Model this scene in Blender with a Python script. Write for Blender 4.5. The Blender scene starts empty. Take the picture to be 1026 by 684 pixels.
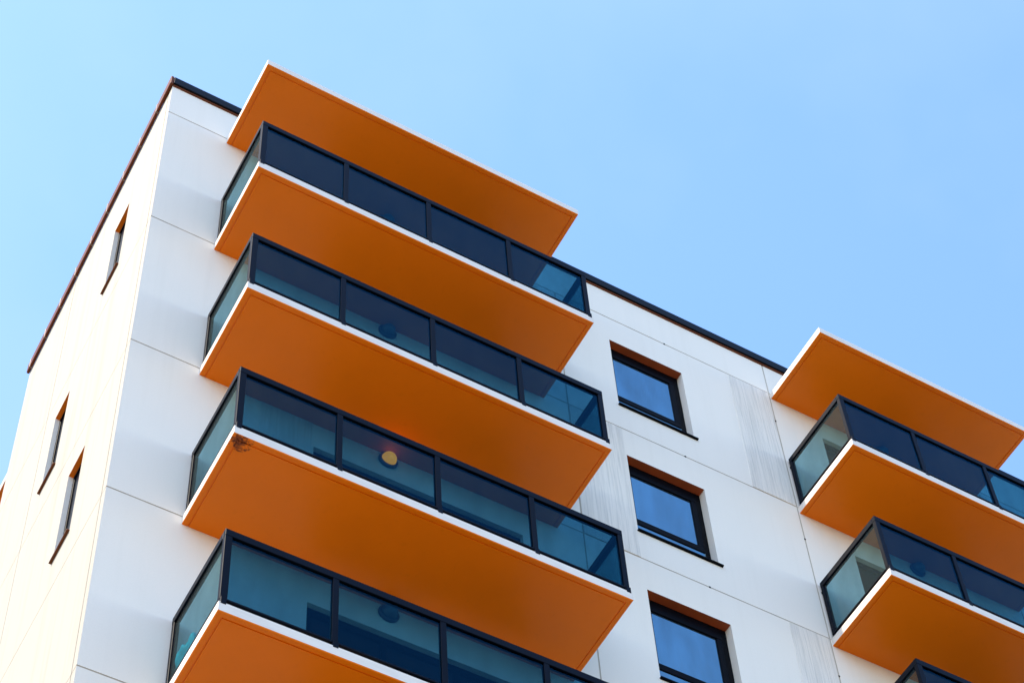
import bpy, math, random
from mathutils import Vector, Matrix
random.seed(7)
S = bpy.context.scene
COL = S.collection
ZO = 28.08            # height of the reference level above the ground
H = 2.9               # storey height
ZA = 1.236 + ZO       # underside of the topmost slabs
XA, WA = 0.858, 4.766
XB, WB = 9.715, 3.84
DEP = 1.30
T = 0.148             # slab thickness
L = 5.213             # depth of the end wall
ZP = 2.17 + ZO        # top of the concrete
XR = 19.0             # right end of the building

# ------------------------------------------------------------------ materials
def mat(name):
    m = bpy.data.materials.new(name); m.use_nodes = True
    return m, m.node_tree.nodes, m.node_tree.links, m.node_tree.nodes['Principled BSDF']

def nd(n, typ, **kw):
    o = n.new(typ)
    for k, v in kw.items():
        if k in o.inputs: o.inputs[k].default_value = v
        else: setattr(o, k, v)
    return o

def ramp(n, l, src, stops):
    r = n.new('ShaderNodeValToRGB')
    e = r.color_ramp.elements
    while len(e) < len(stops): e.new(0.5)
    for i, (p, c) in enumerate(stops):
        e[i].position = p; e[i].color = (*c, 1) if len(c) == 3 else c
    l.new(src, r.inputs[0]); return r.outputs[0]

def objco(n, l, scale=(1, 1, 1)):
    tc = n.new('ShaderNodeTexCoord'); mp = n.new('ShaderNodeMapping')
    mp.inputs['Scale'].default_value = scale
    l.new(tc.outputs['Object'], mp.inputs[0]); return mp.outputs[0]

def noise(n, l, co, sc, det=4, rough=.55):
    t = nd(n, 'ShaderNodeTexNoise', Scale=sc, Detail=det, Roughness=rough)
    l.new(co, t.inputs['Vector']); return t.outputs[0]

def mix(n, l, f, a, b, mode='MIX'):
    x = n.new('ShaderNodeMix'); x.data_type = 'RGBA'; x.blend_type = mode
    for s, v in ((x.inputs[0], f), (x.inputs[6], a), (x.inputs[7], b)):
        if isinstance(v, (int, float)): s.default_value = v
        elif isinstance(v, tuple): s.default_value = (*v, 1)
        else: l.new(v, s)
    return x.outputs[2]

def bump(n, l, b, h, strength, dist):
    x = nd(n, 'ShaderNodeBump', Strength=strength, Distance=dist)
    l.new(h, x.inputs['Height']); l.new(x.outputs[0], b.inputs['Normal'])

def wall_mat(name, streak_axis_scale, base, amount):
    m, n, l, b = mat(name)
    co = objco(n, l)
    st = noise(n, l, objco(n, l, streak_axis_scale), 1.0, 5, .6)   # long vertical rain streaks
    bl = noise(n, l, co, .55, 4)
    fine = noise(n, l, co, 42, 5, .7)
    dirty = tuple(c * k for c, k in zip(base, (.83, .81, .78)))
    c = mix(n, l, ramp(n, l, st, [(.50, (0, 0, 0)), (.72, (amount,) * 3)]), base, dirty)
    c = mix(n, l, ramp(n, l, bl, [(.35, (0, 0, 0)), (.75, (.35,) * 3)]), c, tuple(x * .93 for x in base))
    c = mix(n, l, ramp(n, l, fine, [(.35, (.12,) * 3), (.55, (0, 0, 0))]), c, dirty)
    l.new(c, b.inputs['Base Color']); b.inputs['Roughness'].default_value = .75
    bump(n, l, b, fine, .25, .003)
    return m

M = {}
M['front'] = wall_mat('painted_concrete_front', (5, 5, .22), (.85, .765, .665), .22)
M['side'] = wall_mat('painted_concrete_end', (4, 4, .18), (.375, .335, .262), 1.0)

m, n, l, b = mat('joint_sealant'); M['joint'] = m
c = ramp(n, l, noise(n, l, objco(n, l), 3, 3), [(.3, (.40, .33, .25)), (.7, (.55, .47, .38))])
l.new(c, b.inputs['Base Color']); b.inputs['Roughness'].default_value = .9

m, n, l, b = mat('brushed_relief_concrete'); M['relief'] = m
r1 = noise(n, l, objco(n, l, (34, 34, .9)), 1, 6, .7)
r2 = noise(n, l, objco(n, l, (11, 11, .35)), 1, 5, .65)
c = mix(n, l, ramp(n, l, r1, [(.46, (0, 0, 0)), (.68, (.9, .9, .9))]), (.82, .74, .65), (.57, .52, .46))
c = mix(n, l, ramp(n, l, r2, [(.45, (0, 0, 0)), (.7, (.7, .7, .7))]), c, (.70, .635, .56))
l.new(c, b.inputs['Base Color']); b.inputs['Roughness'].default_value = .85
bump(n, l, b, r1, .9, .012)

m, n, l, b = mat('slab_edge_paint'); M['edge'] = m
c = mix(n, l, ramp(n, l, noise(n, l, objco(n, l, (3, 3, 12)), 1.4, 5), [(.45, (0, 0, 0)), (.75, (.5,) * 3)]), (.77, .68, .595), (.63, .56, .49))
l.new(c, b.inputs['Base Color']); b.inputs['Roughness'].default_value = .6

def orange(name, worn=False):
    m, n, l, b = mat(name)
    co = objco(n, l)
    big = noise(n, l, co, .8, 4)
    c = mix(n, l, ramp(n, l, big, [(.3, (0, 0, 0)), (.7, (1, 1, 1))]), ORA, tuple(x * .90 for x in ORA))
    fine = noise(n, l, co, 9, 6, .65)
    c = mix(n, l, ramp(n, l, fine, [(.58, (0, 0, 0)), (.72, (.35,) * 3)]), c, tuple(x * .8 for x in ORA))
    if worn:
        # peeled paint near the front left corner of the slab (object space)
        sp = n.new('ShaderNodeSeparateXYZ'); tc = n.new('ShaderNodeTexCoord'); l.new(tc.outputs['Object'], sp.inputs[0])
        d = n.new('ShaderNodeVectorMath'); d.operation = 'DISTANCE'; l.new(tc.outputs['Object'], d.inputs[0]); d.inputs[1].default_value = (.10, -DEP + .075, 0)
        nz = noise(n, l, co, 14, 6, .7)
        a = nd(n, 'ShaderNodeMath', operation='MULTIPLY_ADD'); l.new(nz, a.inputs[0]); a.inputs[1].default_value = -.55; l.new(d.outputs['Value'], a.inputs[2])
        f = ramp(n, l, a.outputs[0], [(-.0, (0, 0, 0)), (.001, (0, 0, 0))])
        rr = n.new('ShaderNodeMapRange'); l.new(a.outputs[0], rr.inputs[0]); rr.inputs[1].default_value = -.155; rr.inputs[2].default_value = -.205
        c = mix(n, l, rr.outputs[0], c, mix(n, l, ramp(n, l, noise(n, l, co, 40, 4), [(.4, (0, 0, 0)), (.6, (1, 1, 1))]), (.10, .02, .004), (.30, .07, .012)))
    l.new(c, b.inputs['Base Color'])
    b.inputs['Roughness'].default_value = .30
    b.inputs['Specular IOR Level'].default_value = .2
    bump(n, l, b, fine, .06, .004)
    return m
ORA = (.84, .184, .001)
M['orange'] = orange('orange_soffit_paint')
M['worn'] = orange('orange_soffit_paint_peeling', True)

def metal(name, col, rough, var=.25, metallic=0.0, spec=.5):
    m, n, l, b = mat(name)
    c = mix(n, l, ramp(n, l, noise(n, l, objco(n, l), 5, 5), [(.35, (0, 0, 0)), (.7, (1, 1, 1))]), col, tuple(x * (1 - var) for x in col))
    l.new(c, b.inputs['Base Color']); b.inputs['Roughness'].default_value = rough; b.inputs['Metallic'].default_value = metallic; b.inputs['Specular IOR Level'].default_value = spec
    return m
M['rail'] = metal('navy_powder_coat', (.0012, .0024, .0075), .45, spec=.07)
M['frame'] = metal('black_window_frame', (.0012, .0014, .003), .5, spec=.05)
M['flash'] = metal('shaded_roof_flashing', (.001, .0015, .0035), .5, spec=.12)  # front run of the brown flashing, its shade put into the colour
M['copper'] = metal('brown_roof_flashing', (.15, .040, .015), .55, spec=.12)
M['clip'] = metal('flashing_clip', (.22, .12, .08), .5)
M['head'] = metal('warm_shade_reveal', (.36, .062, .008), .6)  # warm shade under the window lintels, put into the colour
M['osill'] = metal('copper_brown_sill', (.16, .05, .016), .5, spec=.2)
M['dark'] = metal('dim_interior', (.02, .02, .022), .9)
M['floor'] = metal('sandy_screed', (.66, .55, .40), .85)
M['roof'] = metal('grey_roof_felt', (.16, .16, .16), .9)
M['lampb'] = metal('grey_lamp_body', (.06, .07, .09), .4)
M['lampd'] = metal('dull_lamp_dome', (.10, .12, .14), .3)
M['cloth'] = metal('turquoise_fabric', (.01, .72, .82), .8)
M['chair'] = metal('pale_plastic_weave', (.62, .66, .66), .6)

m, n, l, b = mat('yellow_lamp_glass'); M['lampy'] = m
c = ramp(n, l, noise(n, l, objco(n, l), 6, 3), [(.3, (.85, .12, .002)), (.7, (1, .16, .003))])
l.new(c, b.inputs['Base Color']); l.new(c, b.inputs['Emission Color']); b.inputs['Emission Strength'].default_value = 1.8; b.inputs['Roughness'].default_value = .3

def glass(name, tint, lo, hi, dust=0, gcol=(1, 1, 1)):
    m, n, l, b = mat(name); n.remove(b)
    out = n['Material Output']
    tr = n.new('ShaderNodeBsdfTransparent'); gl = n.new('ShaderNodeBsdfGlossy'); gl.inputs['Roughness'].default_value = .01; gl.inputs['Color'].default_value = (*gcol, 1)
    c = ramp(n, l, noise(n, l, objco(n, l, (1.2, 1.2, .5)), 1.5, 5), [(.3, tint), (.7, tuple(x * .82 for x in tint))])
    l.new(c, tr.inputs[0])
    lw = nd(n, 'ShaderNodeLayerWeight', Blend=.5)
    mr = n.new('ShaderNodeMath'); mr.operation = 'POWER'; l.new(lw.outputs['Facing'], mr.inputs[0]); mr.inputs[1].default_value = 4
    ma = n.new('ShaderNodeMath'); ma.operation = 'MULTIPLY_ADD'; l.new(mr.outputs[0], ma.inputs[0]); ma.inputs[1].default_value = hi; ma.inputs[2].default_value = lo
    mx = n.new('ShaderNodeMixShader'); l.new(ma.outputs[0], mx.inputs[0]); l.new(tr.outputs[0], mx.inputs[1]); l.new(gl.outputs[0], mx.inputs[2])
    if dust:
        df = n.new('ShaderNodeBsdfDiffuse'); df.inputs[0].default_value = (.7, .8, .8, 1)
        m2 = n.new('ShaderNodeMixShader'); m2.inputs[0].default_value = dust
        l.new(mx.outputs[0], m2.inputs[1]); l.new(df.outputs[0], m2.inputs[2]); mx = m2
    l.new(mx.outputs[0], out.inputs[0])
    return m
M['gfront'] = glass('blue_tinted_glass', (.235, .47, .59), .018, .25, 0, (.12, .62, 1))
M['gside'] = glass('green_tinted_glass', (.52, .70, .74), .015, .12, .018, (.25, .5, .55))

def pane(name, col, refl, body):
    m, n, l, b = mat(name)
    gl = n.new('ShaderNodeBsdfGlossy'); gl.inputs['Roughness'].default_value = .015; gl.inputs['Color'].default_value = (*col, 1)
    w = noise(n, l, objco(n, l), 1.2, 2)
    bp_ = nd(n, 'ShaderNodeBump', Strength=.04, Distance=.02); l.new(w, bp_.inputs['Height']); l.new(bp_.outputs[0], gl.inputs['Normal'])
    b.inputs['Specular IOR Level'].default_value = .05; b.inputs['Base Color'].default_value = (*body, 1); b.inputs['Roughness'].default_value = .3
    mx = n.new('ShaderNodeMixShader')
    vn = noise(n, l, objco(n, l, (2.2, 1, .6)), 1.3, 3); vr = n.new('ShaderNodeMapRange'); l.new(vn, vr.inputs[0])
    for k, q in ((1, .3), (2, .7), (3, refl * .78), (4, refl * 1.2)): vr.inputs[k].default_value = q
    l.new(vr.outputs[0], mx.inputs[0])
    l.new(b.outputs[0], mx.inputs[1]); l.new(gl.outputs[0], mx.inputs[2]); l.new(mx.outputs[0], n['Material Output'].inputs[0])
    return m
M['pane'] = pane('window_glass', (.34, .68, .88), .40, (.03, .045, .06))
M['dpane'] = pane('dark_door_glass', (.75, .9, 1.0), .05, (.012, .014, .018))

# ------------------------------------------------------------------ mesh helpers
class MB:
    def __init__(s): s.v = []; s.f = []; s.m = []; s.sm = []
    def quad(s, pts, mi=0, smooth=False):
        i = len(s.v); s.v += [tuple(p) for p in pts]; s.f.append(tuple(range(i, i + len(pts)))); s.m.append(mi); s.sm.append(smooth)
    def box(s, x0, x1, y0, y1, z0, z1, mi=0, c=0.0, bottom=None, top=None):
        """box with chamfered edges (c)"""
        if c <= 0:
            P = lambda i, j, k: ((x0, x1)[i], (y0, y1)[j], (z0, z1)[k])
            s.quad([P(0,0,0),P(0,1,0),P(1,1,0),P(1,0,0)], mi if bottom is None else bottom)
            s.quad([P(0,0,1),P(1,0,1),P(1,1,1),P(0,1,1)], mi if top is None else top)
            s.quad([P(0,0,0),P(1,0,0),P(1,0,1),P(0,0,1)], mi); s.quad([P(0,1,0),P(0,1,1),P(1,1,1),P(1,1,0)], mi)
            s.quad([P(0,0,0),P(0,0,1),P(0,1,1),P(0,1,0)], mi); s.quad([P(1,0,0),P(1,1,0),P(1,1,1),P(1,0,1)], mi)
            return
        import bmesh
        bm = bmesh.new()
        bmesh.ops.create_cube(bm, size=1, matrix=Matrix.Translation(((x0+x1)/2,(y0+y1)/2,(z0+z1)/2)) @ Matrix.Diagonal((x1-x0, y1-y0, z1-z0, 1)))
        bmesh.ops.bevel(bm, geom=bm.edges[:], offset=c, segments=1, profile=.5, affect='EDGES')
        i = len(s.v); s.v += [tuple(v.co) for v in bm.verts]
        for f in bm.faces:
            q = mi
            if bottom is not None and f.normal.z < -.9: q = bottom
            if top is not None and f.normal.z > .9: q = top
            s.f.append(tuple(i + v.index for v in f.verts)); s.m.append(q); s.sm.append(False)
        bm.free()
    def lathe(s, cx, cy, prof, mi=0, n=28):
        """prof: list of (r, z)"""
        i = len(s.v)
        for r, z in prof:
            for k in range(n):
                a = 2 * math.pi * k / n; s.v.append((cx + r * math.cos(a), cy + r * math.sin(a), z))
        for j in range(len(prof) - 1):
            for k in range(n):
                a, b2 = i + j*n + k, i + j*n + (k+1) % n
                s.f.append((a, b2, b2 + n, a + n)); s.m.append(mi); s.sm.append(True)
    def build(s, name, mats, parent=None, origin=(0, 0, 0)):
        me = bpy.data.meshes.new(name)
        o = Vector(origin)
        me.from_pydata([tuple(Vector(v) - o) for v in s.v], [], s.f)
        for q in (mats if isinstance(mats, list) else [mats]): me.materials.append(M[q])
        me.polygons.foreach_set('material_index', s.m); me.polygons.foreach_set('use_smooth', s.sm)
        me.update()
        ob = bpy.data.objects.new(name, me); COL.objects.link(ob); ob.location = o
        if parent is not None:
            ob.parent = parent
        return ob

def tag(o, label=None, cat=None, group=None, kind=None):
    if label: o['label'] = label
    if cat: o['category'] = cat
    if group: o['group'] = group
    if kind: o['kind'] = kind
    return o

def copy_tree(o, parent=None):
    c = o.copy(); COL.objects.link(c)
    if parent is not None: c.parent = parent
    for ch in list(o.children): copy_tree(ch, c)
    return c

def relief(us, vs, cell, to3, back=None):
    """stepped wall: cell(u, v) -> (depth, face material, riser material); to3(u, v, d) -> point"""
    us = sorted(set(round(u, 4) for u in us)); vs = sorted(set(round(v, 4) for v in vs))
    mb = MB(); g = {}
    for i in range(len(us)-1):
        for j in range(len(vs)-1):
            g[i, j] = cell((us[i]+us[i+1])/2, (vs[j]+vs[j+1])/2)
    for (i, j), (d, fm, rm, hm) in g.items():
        u0, u1, v0, v1 = us[i], us[i+1], vs[j], vs[j+1]
        mb.quad([to3(u0,v0,d), to3(u1,v0,d), to3(u1,v1,d), to3(u0,v1,d)], fm)
        for di, dj, a, b2 in ((1,0,(u1,v0),(u1,v1)), (0,1,(u0,v1),(u1,v1))):
            k = g.get((i+di, j+dj))
            if k is None or abs(k[0]-d) < 1e-6: continue
            deep = k if k[0] > d else (d, fm, rm, hm)
            q = deep[2]
            if dj and d > k[0]: q = deep[3]         # this cell is deeper and lies below: its head
            mb.quad([to3(*a, d), to3(*b2, d), to3(*b2, k[0]), to3(*a, k[0])], q)
    return mb

# ------------------------------------------------------------------ ground
def sheet(name, x0, x1, y0, y1, z, matn, label, cat=None):
    mb = MB(); mb.quad([(x0,y0,z),(x1,y0,z),(x1,y1,z),(x0,y1,z)])
    o = mb.build(name, matn, origin=((x0+x1)/2, (y0+y1)/2, z)); tag(o, label, cat, kind='structure'); return o
m, n, l, b = mat('town_ground'); M['ground'] = m
co = objco(n, l)
c = mix(n, l, ramp(n, l, noise(n, l, co, .02, 5), [(.42, (0, 0, 0)), (.58, (1, 1, 1))]), (.10, .09, .075), (.075, .08, .05))
c = mix(n, l, ramp(n, l, noise(n, l, co, 3, 6), [(.4, (0, 0, 0)), (.6, (.4,) * 3)]), c, (.14, .13, .11))
l.new(c, b.inputs['Base Color']); b.inputs['Roughness'].default_value = .9
m, n, l, b = mat('pale_paving'); M['paving'] = m
co = objco(n, l)
br = nd(n, 'ShaderNodeTexBrick', Scale=1.0); l.new(co, br.inputs['Vector'])
br.inputs['Color1'].default_value = (.29, .24, .17, 1); br.inputs['Color2'].default_value = (.26, .215, .155, 1); br.inputs['Mortar'].default_value = (.18, .15, .11, 1)
l.new(br.outputs[0], b.inputs['Base Color']); b.inputs['Roughness'].default_value = .85
sheet('ground', -3000, 3000, -3000, 3000, 0, 'ground', 'dry open ground around the block', 'ground')
sheet('bounce_paving', -70, 7, -60, 0, .004, 'paving', 'unseen pale paving added to bounce light up under the balconies', 'bounce_paving')  # added out of view to throw light up at the slab undersides

# ------------------------------------------------------------------ building
B = bpy.data.objects.new('apartment_building', None); COL.objects.link(B); B.location = (0, 0, 0)
tag(B, 'white panel apartment block with orange undersides to its dark glass balconies', 'building')

ZJ = 1.373 + ZO
zs_j = [ZJ - H*k for k in range(10) if ZJ - H*k > .5]
WX0, WX1, WZT, WZB = 6.853, 8.074, .746 + ZO, -.936 + ZO
DA0, DA1, DB0, DB1 = 2.327, 5.108, 10.55, 12.95
DHEAD = 2.44
NW = 5                                   # storeys with windows and doors modelled
wins = [(WX0, WX1, WZB - H*k, WZT - H*k) for k in range(NW)]
doors = []
for k in range(1, NW + 1): doors.append((DA0, DA1, ZA - H*k + .17, ZA - H*k + DHEAD))
for k in range(1, NW): doors.append((DB0, DB1, ZA - H*k + .17, ZA - H*k + DHEAD))
xv = [1.64, 6.0, 9.69, 13.6, 16.6]
JW = .010
def front_cell(x, z):
    for (a, b2, c0, c1) in wins:
        if a < x < b2 and c0 < z < c1: return (.30, 3, 0, 2)
    for (a, b2, c0, c1) in doors:
        if a < x < b2 and c0 < z < c1: return (.26, 3, 0, 0)
    for zj in zs_j:
        if abs(z - zj) < JW: return (.005, 1, 1, 1)
    for q in xv[1:]:
        if abs(x - q) < JW and (q > 9 or z < ZJ): return (.004, 1, 1, 1)
    return (0, 0, 0, 0)
us = [0, XR]; vs = [0, ZP]
for (a, b2, c0, c1) in wins + doors: us += [a, b2]; vs += [c0, c1]
for zj in zs_j: vs += [zj - JW, zj + JW]
for q in xv[1:]: us += [q - JW, q + JW]
mb = relief(us, vs, front_cell, lambda u, v, d: (u, d, v))
mb.build('front_wall', ['front', 'joint', 'head', 'dark'], B)

# small dark anchor caps on the joints
for k in range(4):
    for (x, z) in ((7.852, ZJ - H*k), (9.69, ZJ - H*k + 1.15 - 1.9), ):
        c = MB(); c.box(x-.013, x+.013, -.008, .004, z-.014, z+.014, 0, .004); c.build('anchor_cap', 'frame', B, (x, 0, z))

# end wall in the sun
SY = {0: (1.183, 1.672), 1: (2.454, 2.939)}
SZT, SZB = .769 + ZO, -.878 + ZO
swins = [(*SY[0 if k % 2 == 0 else 1], SZB - H*k, SZT - H*k) for k in range(3)]
def side_cell(y, z):
    for (a, b2, c0, c1) in swins:
        if a < y < b2 and c0 < z < c1: return (.30, 3, 4, 2)
    for q in (.13, 3.4):
        if abs(y - q) < .008: return (.010, 0, 0, 0)
    for zj in zs_j[1:]:
        if abs(z - zj) < .006: return (.006, 0, 0, 0)
    return (0, 0, 0, 0)
us = [0, L, .122, .138, 3.392, 3.408]; vs = [0, ZP]
for (a, b2, c0, c1) in swins: us += [a, b2]; vs += [c0, c1]
for zj in zs_j: vs += [zj - .006, zj + .006]
relief(us, vs, side_cell, lambda u, v, d: (d, u, v)).build('end_wall', ['side', 'joint', 'orange', 'dark', 'front'], B)  # slit-window heads reuse the soffit orange: warm bounced light put into colour
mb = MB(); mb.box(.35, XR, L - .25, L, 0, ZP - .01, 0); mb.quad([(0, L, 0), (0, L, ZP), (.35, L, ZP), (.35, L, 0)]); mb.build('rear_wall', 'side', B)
mb = MB(); mb.box(XR - .3, XR - .002, .31, L - .26, 0, ZP - .02, 0); mb.quad([(XR, 0, 0), (XR, L, 0), (XR, L, ZP), (XR, 0, ZP)]); mb.build('far_end_wall', 'front', B)
mb = MB(); mb.box(.01, XR - .01, .01, L - .01, ZP - .12, ZP - .03, 0); mb.build('roof', 'roof', B)

# roof flashing
mb = MB(); mb.box(-.002, XR + .03, -.045, .30, ZP + .004, ZP + .185, 0, .008)
mb.build('roof_flashing', 'flash', B, (0, 0, ZP))
mb = MB(); mb.box(.004, XR, -.020, .02, ZP - .030, ZP + .0025, 0, .002); mb.build('drip_edge', 'copper', B, (0, 0, ZP))
mb = MB(); mb.box(-.048, -.004, -.040, L + .03, ZP - .030, ZP + .190, 0, .008)
fl = mb.build('roof_flashing', 'copper', B, (0, 0, ZP)); tag(fl, 'brown roof flashing along the sunlit end wall')
for k in range(9):
    y = .457 + .583 * k
    if y < L:
        c = MB(); c.box(-.053, -.005, y-.016, y+.016, ZP - .035, ZP + .195, 0, .003); c.build('seam_clip', 'clip', fl, (0, 0, 0))
for ch in fl.children: ch.location = (0, 0, -ZP)

# relief panels of brushed concrete
def relief_panel(x0, x1, z0, z1):
    mb = MB(); mb.box(x0, x1, -.006, .02, z0, z1, 0, .003); mb.build('relief_panel', 'relief', B, (x0, 0, z0))
g = JW + .003
relief_panel(8.96, 9.69 - g, ZJ - H + g, ZJ - g)
relief_panel(6.0 + g, 6.835, ZJ - 2*H + g, ZJ - H - g)
relief_panel(9.05, 9.69 - g, ZJ - 3*H + g, ZJ - 2*H - g)
relief_panel(1.64, 2.31, ZJ - 2*H + g, ZJ - H - g) if False else None
relief_panel(1.64, 2.306, ZA - 3*H + .2, ZJ - 2*H - g)

# ------------------------------------------------------------------ windows
def window(x0, x1, z0, z1):
    mb = MB()
    Y0, Y1 = .118, .185
    def ring(a, b2, c0, c1, wl, wr, y0, y1, wt, wb):
        mb.box(a, b2, y0, y1, c1 - wt, c1, 0, .006); mb.box(a, b2, y0, y1, c0, c0 + wb, 0, .006)
        mb.box(a, a + wl, y0 + .0015, y1, c0 + wb - .004, c1 - wt + .004, 0, .006); mb.box(b2 - wr, b2, y0 + .0015, y1, c0 + wb - .004, c1 - wt + .004, 0, .006)
    a, b2, c0, c1 = x0 + .003, x1 - .003, z0 + .003, z1 - .003
    ring(a, b2, c0, c1, .055, .085, Y0, Y1, .15, .05)
    zt = c0 + .33
    ring(a + .057, b2 - .087, zt, c1 - .152, .040, .085, Y0 - .010, Y1 - .01, .085, .115)
    fr = mb.build('window', 'frame', B, (x0, .2, z0)); off = (-x0, -.2, -z0)
    p = MB(); p.box(a + .095, b2 - .170, Y0 + .012, Y0 + .022, zt + .113, c1 - .235); p.build('pane', 'pane', fr).location = off
    p = MB(); p.box(a + .053, b2 - .083, Y0 + .003, Y0 + .013, c0 + .048, zt + .002); p.build('pane', 'pane', fr).location = off
    s = MB(); s.box(x0 - .012, x1 + .055, -.035, .116, z0 - .022, z0 + .006, 0, .004); s.build('sill', 'frame', fr).location = off
for i, w in enumerate(wins): window(*w)

def side_window(y0, y1, z0, z1):
    mb = MB()
    X0, X1 = .058, .12; w = .045
    a, b2, c0, c1 = y0 + .003, y1 - .003, z0 + .003, z1 - .003
    mb.box(X0, X1, a, b2, c1 - w, c1, 0, .005); mb.box(X0, X1, a, b2, c0, c0 + w, 0, .005)
    mb.box(X0 + .0015, X1, a, a + w, c0 + w - .004, c1 - w + .004, 0, .005); mb.box(X0 + .0015, X1, b2 - w, b2, c0 + w - .004, c1 - w + .004, 0, .005)
    fr = mb.build('window', 'frame', B, (.2, y0, z0)); off = (-.2, -y0, -z0)
    tag(fr, 'narrow slit window in the sunlit end wall')
    p = MB(); p.box(.078, .088, a + w - .002, b2 - w + .002, c0 + w - .002, c1 - w + .002); p.build('pane', 'dpane', fr).location = off
    s = MB(); s.box(-.034, .056, y0 - .010, y1 + .03, z0 - .012, z0 + .005, 0, .003); s.build('sill', 'osill', fr).location = off
for w in swins: side_window(*w)

def door(x0, x1, z0, z1, nl):
    mb = MB(); Y0, Y1 = .06, .14; w = .07
    a, b2, c0, c1 = x0 + .003, x1 - .003, z0 + .003, z1 - .003
    mb.box(a, b2, Y0, Y1, c1 - w - .02, c1, 0, .005); mb.box(a, b2, Y0, Y1, c0, c0 + w, 0, .005)
    for k in range(nl + 1):
        xx = a + (b2 - a - w) * k / nl
        mb.box(xx, xx + w, Y0 + .0015, Y1, c0 + w - .004, c1 - w - .016, 0, .005)
    fr = mb.build('balcony_door', 'frame', B, (x0, .1, z0)); off = (-x0, -.1, -z0)
    for k in range(nl):
        xx = a + (b2 - a - w) * k / nl; x2 = a + (b2 - a - w) * (k + 1) / nl
        p = MB(); p.box(xx + w - .002, x2 + .002, .10, .11, c0 + w - .002, c1 - w - .018); p.build('pane', 'dpane', fr).location = off
    hd = MB(); hd.box(b2 - w - .035, b2 - w - .01 + .02, .045, .062, c0 + .98, c0 + 1.14, 0, .004); hd.build('handle', 'lampb', fr).location = off
for d in doors: door(*d, 3)

# ------------------------------------------------------------------ balconies
def slab_mesh(W):
    """local origin: wall, left end, underside"""
    mb = MB()
    g0, g1, gd = .060, .078, .012
    us = [0, g0, g1, W - g1, W - g0, W]; vs = [-DEP, -DEP + g0, -DEP + g1, 0]
    def cell(u, v):
        inx = g0 < u < g1 or W - g1 < u < W - g0
        iny = -DEP + g0 < v < -DEP + g1
        if (inx and v > -DEP + g0) or (iny and g0 < u < W - g0): return (gd, 1, 1, 1)
        return (0, 1, 1, 1)
    r = relief(us, vs, cell, lambda u, v, d: (u, v, d + (0 if d else 0)))
    c = .010
    # inset the underside a touch so that the edge carries a small chamfer
    mb.v, mb.f, mb.m, mb.sm = [], [], [], []
    off = 0
    for (x, y, z) in r.v:
        x2 = min(max(x, c), W - c); y2 = max(y, -DEP + c); mb.v.append((x2, y2, z))
    mb.f = r.f; mb.m = r.m; mb.sm = r.sm
    z0 = c
    A = [(c, 0, 0), (c, -DEP + c, 0), (W - c, -DEP + c, 0), (W - c, 0, 0)]
    Bq = [(0, 0, z0), (0, -DEP, z0), (W, -DEP, z0), (W, 0, z0)]
    Ct = [(0, 0, T - c), (0, -DEP, T - c), (W, -DEP, T - c), (W, 0, T - c)]
    Dt = [(c, 0, T), (c, -DEP + c, T), (W - c, -DEP + c, T), (W - c, 0, T)]
    for i in range(3):
        mb.quad([A[i], A[i+1], Bq[i+1], Bq[i]], 1)
        mb.quad([Bq[i], Bq[i+1], Ct[i+1], Ct[i]], 0)
        mb.quad([Ct[i], Ct[i+1], Dt[i+1], Dt[i]], 0)
    mb.quad(Dt, 2)
    mb.quad([(c, 0, 0), (W - c, 0, 0), (W - c, 0, T), (c, 0, T)], 0)
    return mb

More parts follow.
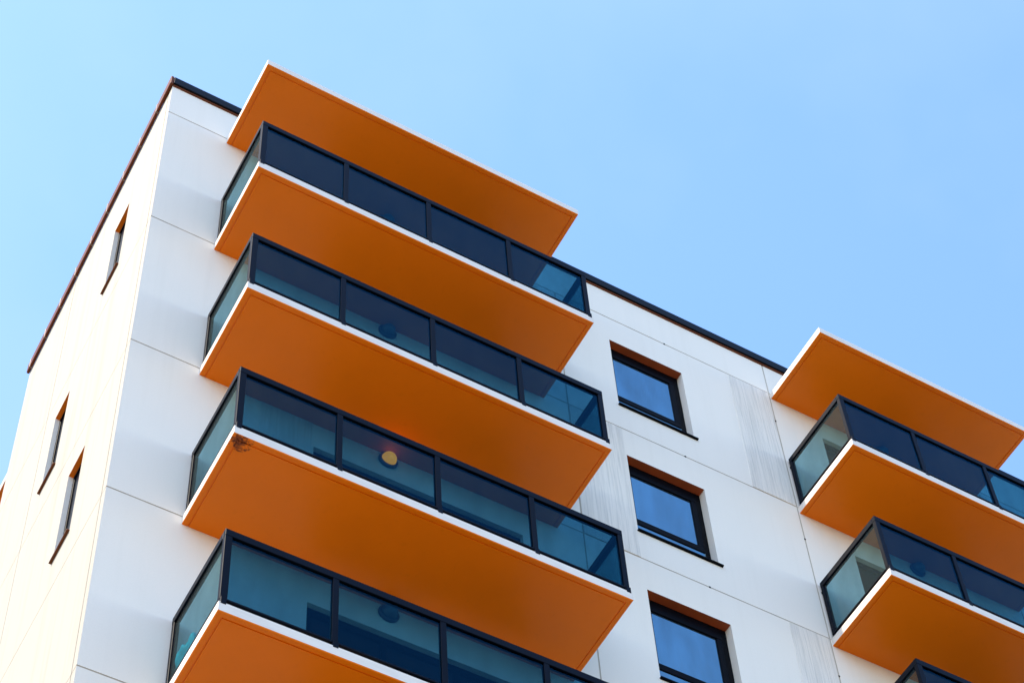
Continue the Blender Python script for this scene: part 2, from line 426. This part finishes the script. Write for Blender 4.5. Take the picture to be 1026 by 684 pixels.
RB, RT = .205, 1.298       # underside of the bottom rail, top of the top rail
def balcony(W, npan, name='balcony'):
    sl = slab_mesh(W).build(name, ['edge', 'orange', 'floor'], B)
    I = .014; y0 = -DEP + .018; th = .062
    xl, xr = I, W - I
    HR = .100; BR = .030
    def part(nm, mt, mb): return mb.build(nm, mt, sl)
    # posts
    zt = RT - HR + .001
    ps = [xl + (xr - xl) * k / npan for k in range(npan + 1)]
    pw = .066
    for k, x in enumerate(ps):
        a = x if k == 0 else (x - pw if k == npan else x - pw / 2)
        mb = MB(); mb.box(a, a + pw + (.012 if k in (0, npan) else 0) * (1 if k == 0 else 0), y0 + .002, y0 + th - .002, RB + BR - .001, zt, 0, .004); 
        part('post', 'rail', mb)
        mb = MB(); mb.box(a + .004, a + pw - .004, y0 - .001, y0 + th, T + .001, RB + .001, 0, .003)
        part('bracket', 'rail', mb)
        mb = MB(); mb.box(a + .004, a + pw - .004, y0 - .022, y0 - .0005, T - .030, RB + .012, 0, .003)
        part('bracket', 'rail', mb)
    for x in (xl, xr - pw):                               # posts at the wall
        mb = MB(); mb.box(x + .002, x + pw - .002, -.075, -.022, RB + BR - .001, zt, 0, .004); part('post', 'rail', mb)
        mb = MB(); mb.box(x + .006, x + pw - .006, -.070, -.026, T + .001, RB + .001, 0, .003); part('bracket', 'rail', mb)
        mb = MB(); mb.box(x + .012, x + pw - .012, -.0225, -.001, RT - .2, RT - .16, 0, .002); part('bracket', 'rail', mb)
    # rails
    mb = MB(); mb.box(xl, xr, y0, y0 + th, RT - HR, RT, 0, .005); part('top_rail', 'rail', mb)
    mb = MB(); mb.box(xl, xr, y0, y0 + th, RB, RB + BR, 0, .004); part('bottom_rail', 'rail', mb)
    for x in (xl, xr - th):
        mb = MB(); mb.box(x, x + th, y0 + th + .001, -.02, RT - HR, RT - .001, 0, .005); part('top_rail', 'rail', mb)
        mb = MB(); mb.box(x, x + th, y0 + th + .001, -.02, RB, RB + BR - .001, 0, .004); part('bottom_rail', 'rail', mb)
    # glass
    for k in range(npan):
        a = ps[k] + (pw if k == 0 else pw / 2) - .004; c = ps[k+1] - (pw if k == npan - 1 else pw / 2) + .004
        mb = MB(); mb.box(a, c, y0 + .020, y0 + .030, RB + BR - .003, RT - HR + .003); part('glass_panel', 'gfront', mb)
    for x in (xl + .020, xr - .030):
        mb = MB(); mb.box(x, x + .010, y0 + th - .004, -.071, RB + BR - .003, RT - HR + .003); part('glass_panel', 'gside', mb)
    return sl
def canopy(W, loc):
    o = slab_mesh(W).build('canopy', ['edge', 'orange', 'roof'], B); o.location = loc; return o

canopy(WA, (XA, -.001, ZA)); canopy(WB, (XB, -.001, ZA))
pa = balcony(WA, 4)
for k in range(1, 6):
    o = pa if k == 1 else copy_tree(pa, B)
    o.location = (XA, -.001, ZA - H * k)
    if k == 3:
        o.data = o.data.copy(); o.data.materials[1] = M['worn']
        tag(o, 'balcony with peeling paint under its front left corner')
pb = balcony(WB, 3)
for k in range(1, 5):
    o = pb if k == 1 else copy_tree(pb, B)
    o.location = (XB, -.001, ZA - H * k)
# the end of a slab on the rear face
mb = MB(); mb.box(.045, 3.2, L + .003, L + 1.35, -.26 + ZO, -.12 + ZO, 0, .008, bottom=1); mb.build('rear_balcony', ['edge', 'orange'], B, (.018, L, -.4 + ZO))

# lamps on the wall under the slabs
def lamp(x, z, lit=False):
    """round bulkhead lamp: dark base on the wall, dome towards the outside"""
    def turned(prof):
        q = MB(); q.lathe(0, 0, prof, 0, 32); q.v = [(x + a, -c, z + b2) for (a, b2, c) in q.v]; return q
    base = turned([(.0, .002), (.122, .002), (.126, .008), (.126, .034), (.118, .042), (.108, .043), (.0, .043)]).build('wall_lamp', 'lampb', B, (x, 0, z))
    R = .094
    o = turned([(R * math.cos(a), .0435 + .095 * math.sin(a)) for a in [math.pi / 2 * i / 10 for i in range(11)]]).build('lamp_dome', 'lampy' if lit else 'lampd', base); o.location = (-x, 0, -z)
    if lit: tag(base, 'glowing yellow lamp')
for k in range(0, 4): lamp(3.285, ZA - H * k - .135, k == 2)
for k in range(0, 3): lamp(11.69, ZA - H * k - .13)

# ------------------------------------------------------------------ things left on a balcony
def lump(name, c, r, seed, matn, label, cat):
    import bmesh
    from mathutils import noise as nz
    bm = bmesh.new(); bmesh.ops.create_icosphere(bm, subdivisions=4, radius=1)
    for v in bm.verts:
        p = v.co.copy(); q = p * 1.6 + Vector((seed, 0, 0))
        f = 1 + .22 * nz.noise(q) + .10 * math.sin(9 * p.x + 5 * p.z + 3 * nz.noise(q * 1.5))
        v.co = Vector((p.x * r[0] * f, p.y * r[1] * f, max(p.z, -.7) * r[2] * f))
    mn = min(v.co.z for v in bm.verts)
    for v in bm.verts: v.co.z -= mn
    me = bpy.data.meshes.new(name); bm.to_mesh(me); bm.free(); me.materials.append(M[matn])
    for p in me.polygons: p.use_smooth = True
    o = bpy.data.objects.new(name, me); COL.objects.link(o); o.location = c
    tag(o, label, cat); return o
zf = ZA - 4 * H + T
lump('floor_cushion', (XA + .180, -.20, zf), (.125, .18, .38), 3.1, 'cloth', 'crumpled turquoise cushion on the lowest balcony behind its left glass', 'cushion')

# ------------------------------------------------------------------ sky, sun, camera
AZ = math.radians(2.5); EL = math.radians(56)
sd = Vector((-math.cos(AZ) * math.cos(EL), math.sin(AZ) * math.cos(EL), math.sin(EL)))   # towards the sun
w = bpy.data.worlds.new('World'); S.world = w; w.use_nodes = True
n, l = w.node_tree.nodes, w.node_tree.links
sky = n.new('ShaderNodeTexSky'); sky.sky_type = 'NISHITA'; sky.sun_disc = False
sky.sun_elevation = EL; sky.sun_rotation = math.atan2(sd.x, sd.y)
sky.air_density = 1.0; sky.dust_density = .6; sky.ozone_density = 1.9; sky.altitude = 50
hs = nd(n, 'ShaderNodeHueSaturation', Saturation=1.10); l.new(sky.outputs[0], hs.inputs['Color']); 
wn = nd(n, 'ShaderNodeTexNoise', Scale=3.2, Detail=5, Roughness=.55); tcw = n.new('ShaderNodeTexCoord'); l.new(tcw.outputs['Generated'], wn.inputs['Vector'])
wc = mix(n, l, ramp(n, l, wn.outputs[0], [(.42, (0, 0, 0)), (.75, (.16,) * 3)]), hs.outputs[0], (2.2, 2.5, 2.8))     # thin high haze
l.new(wc, n['Background'].inputs[0]); n['Background'].inputs[1].default_value = .15
sl = bpy.data.lights.new('sun', 'SUN'); sl.energy = 2.6; sl.angle = math.radians(.5); sl.color = (1, .86, .66)
so = bpy.data.objects.new('sun', sl); COL.objects.link(so); so.rotation_euler = (-sd).to_track_quat('-Z', 'Y').to_euler(); so.location = sd * 60 + Vector((0, 0, 30))

yaw, pitch, roll = .58248032, .89688789, -.08549989
F, PX, PY = 2234.348, 20.4986, 269.864
cyw, syw, cp, sp_, cr, sr = math.cos(yaw), math.sin(yaw), math.cos(pitch), math.sin(pitch), math.cos(roll), math.sin(roll)
fw = Vector((syw * cp, cyw * cp, sp_)); rt = Vector((cyw, -syw, 0)); up = rt.cross(fw)
r2 = cr * rt + sr * up; u2 = -sr * rt + cr * up
cam = bpy.data.cameras.new('camera'); co_ = bpy.data.objects.new('camera', cam); COL.objects.link(co_)
Mx = Matrix(((r2.x, u2.x, -fw.x), (r2.y, u2.y, -fw.y), (r2.z, u2.z, -fw.z))).to_4x4()
Mx.translation = Vector((-3.64339, -13.35101, -26.47923 + ZO)); co_.matrix_world = Mx
cam.sensor_fit = 'HORIZONTAL'; cam.sensor_width = 36; cam.lens = F / 1026 * 36
cam.shift_x = -PX / 1026; cam.shift_y = PY / 1026
cam.clip_start = .1; cam.clip_end = 8000
S.camera = co_
vs_ = S.view_settings
S.display_settings.display_device = 'sRGB'
vs_.view_transform = 'Standard'; vs_.look = 'None'; vs_.gamma = 1; vs_.use_curve_mapping = False
vs_.exposure = 1.72
S.cycles.transparent_max_bounces = 24; S.cycles.max_bounces = 10; S.cycles.diffuse_bounces = 6
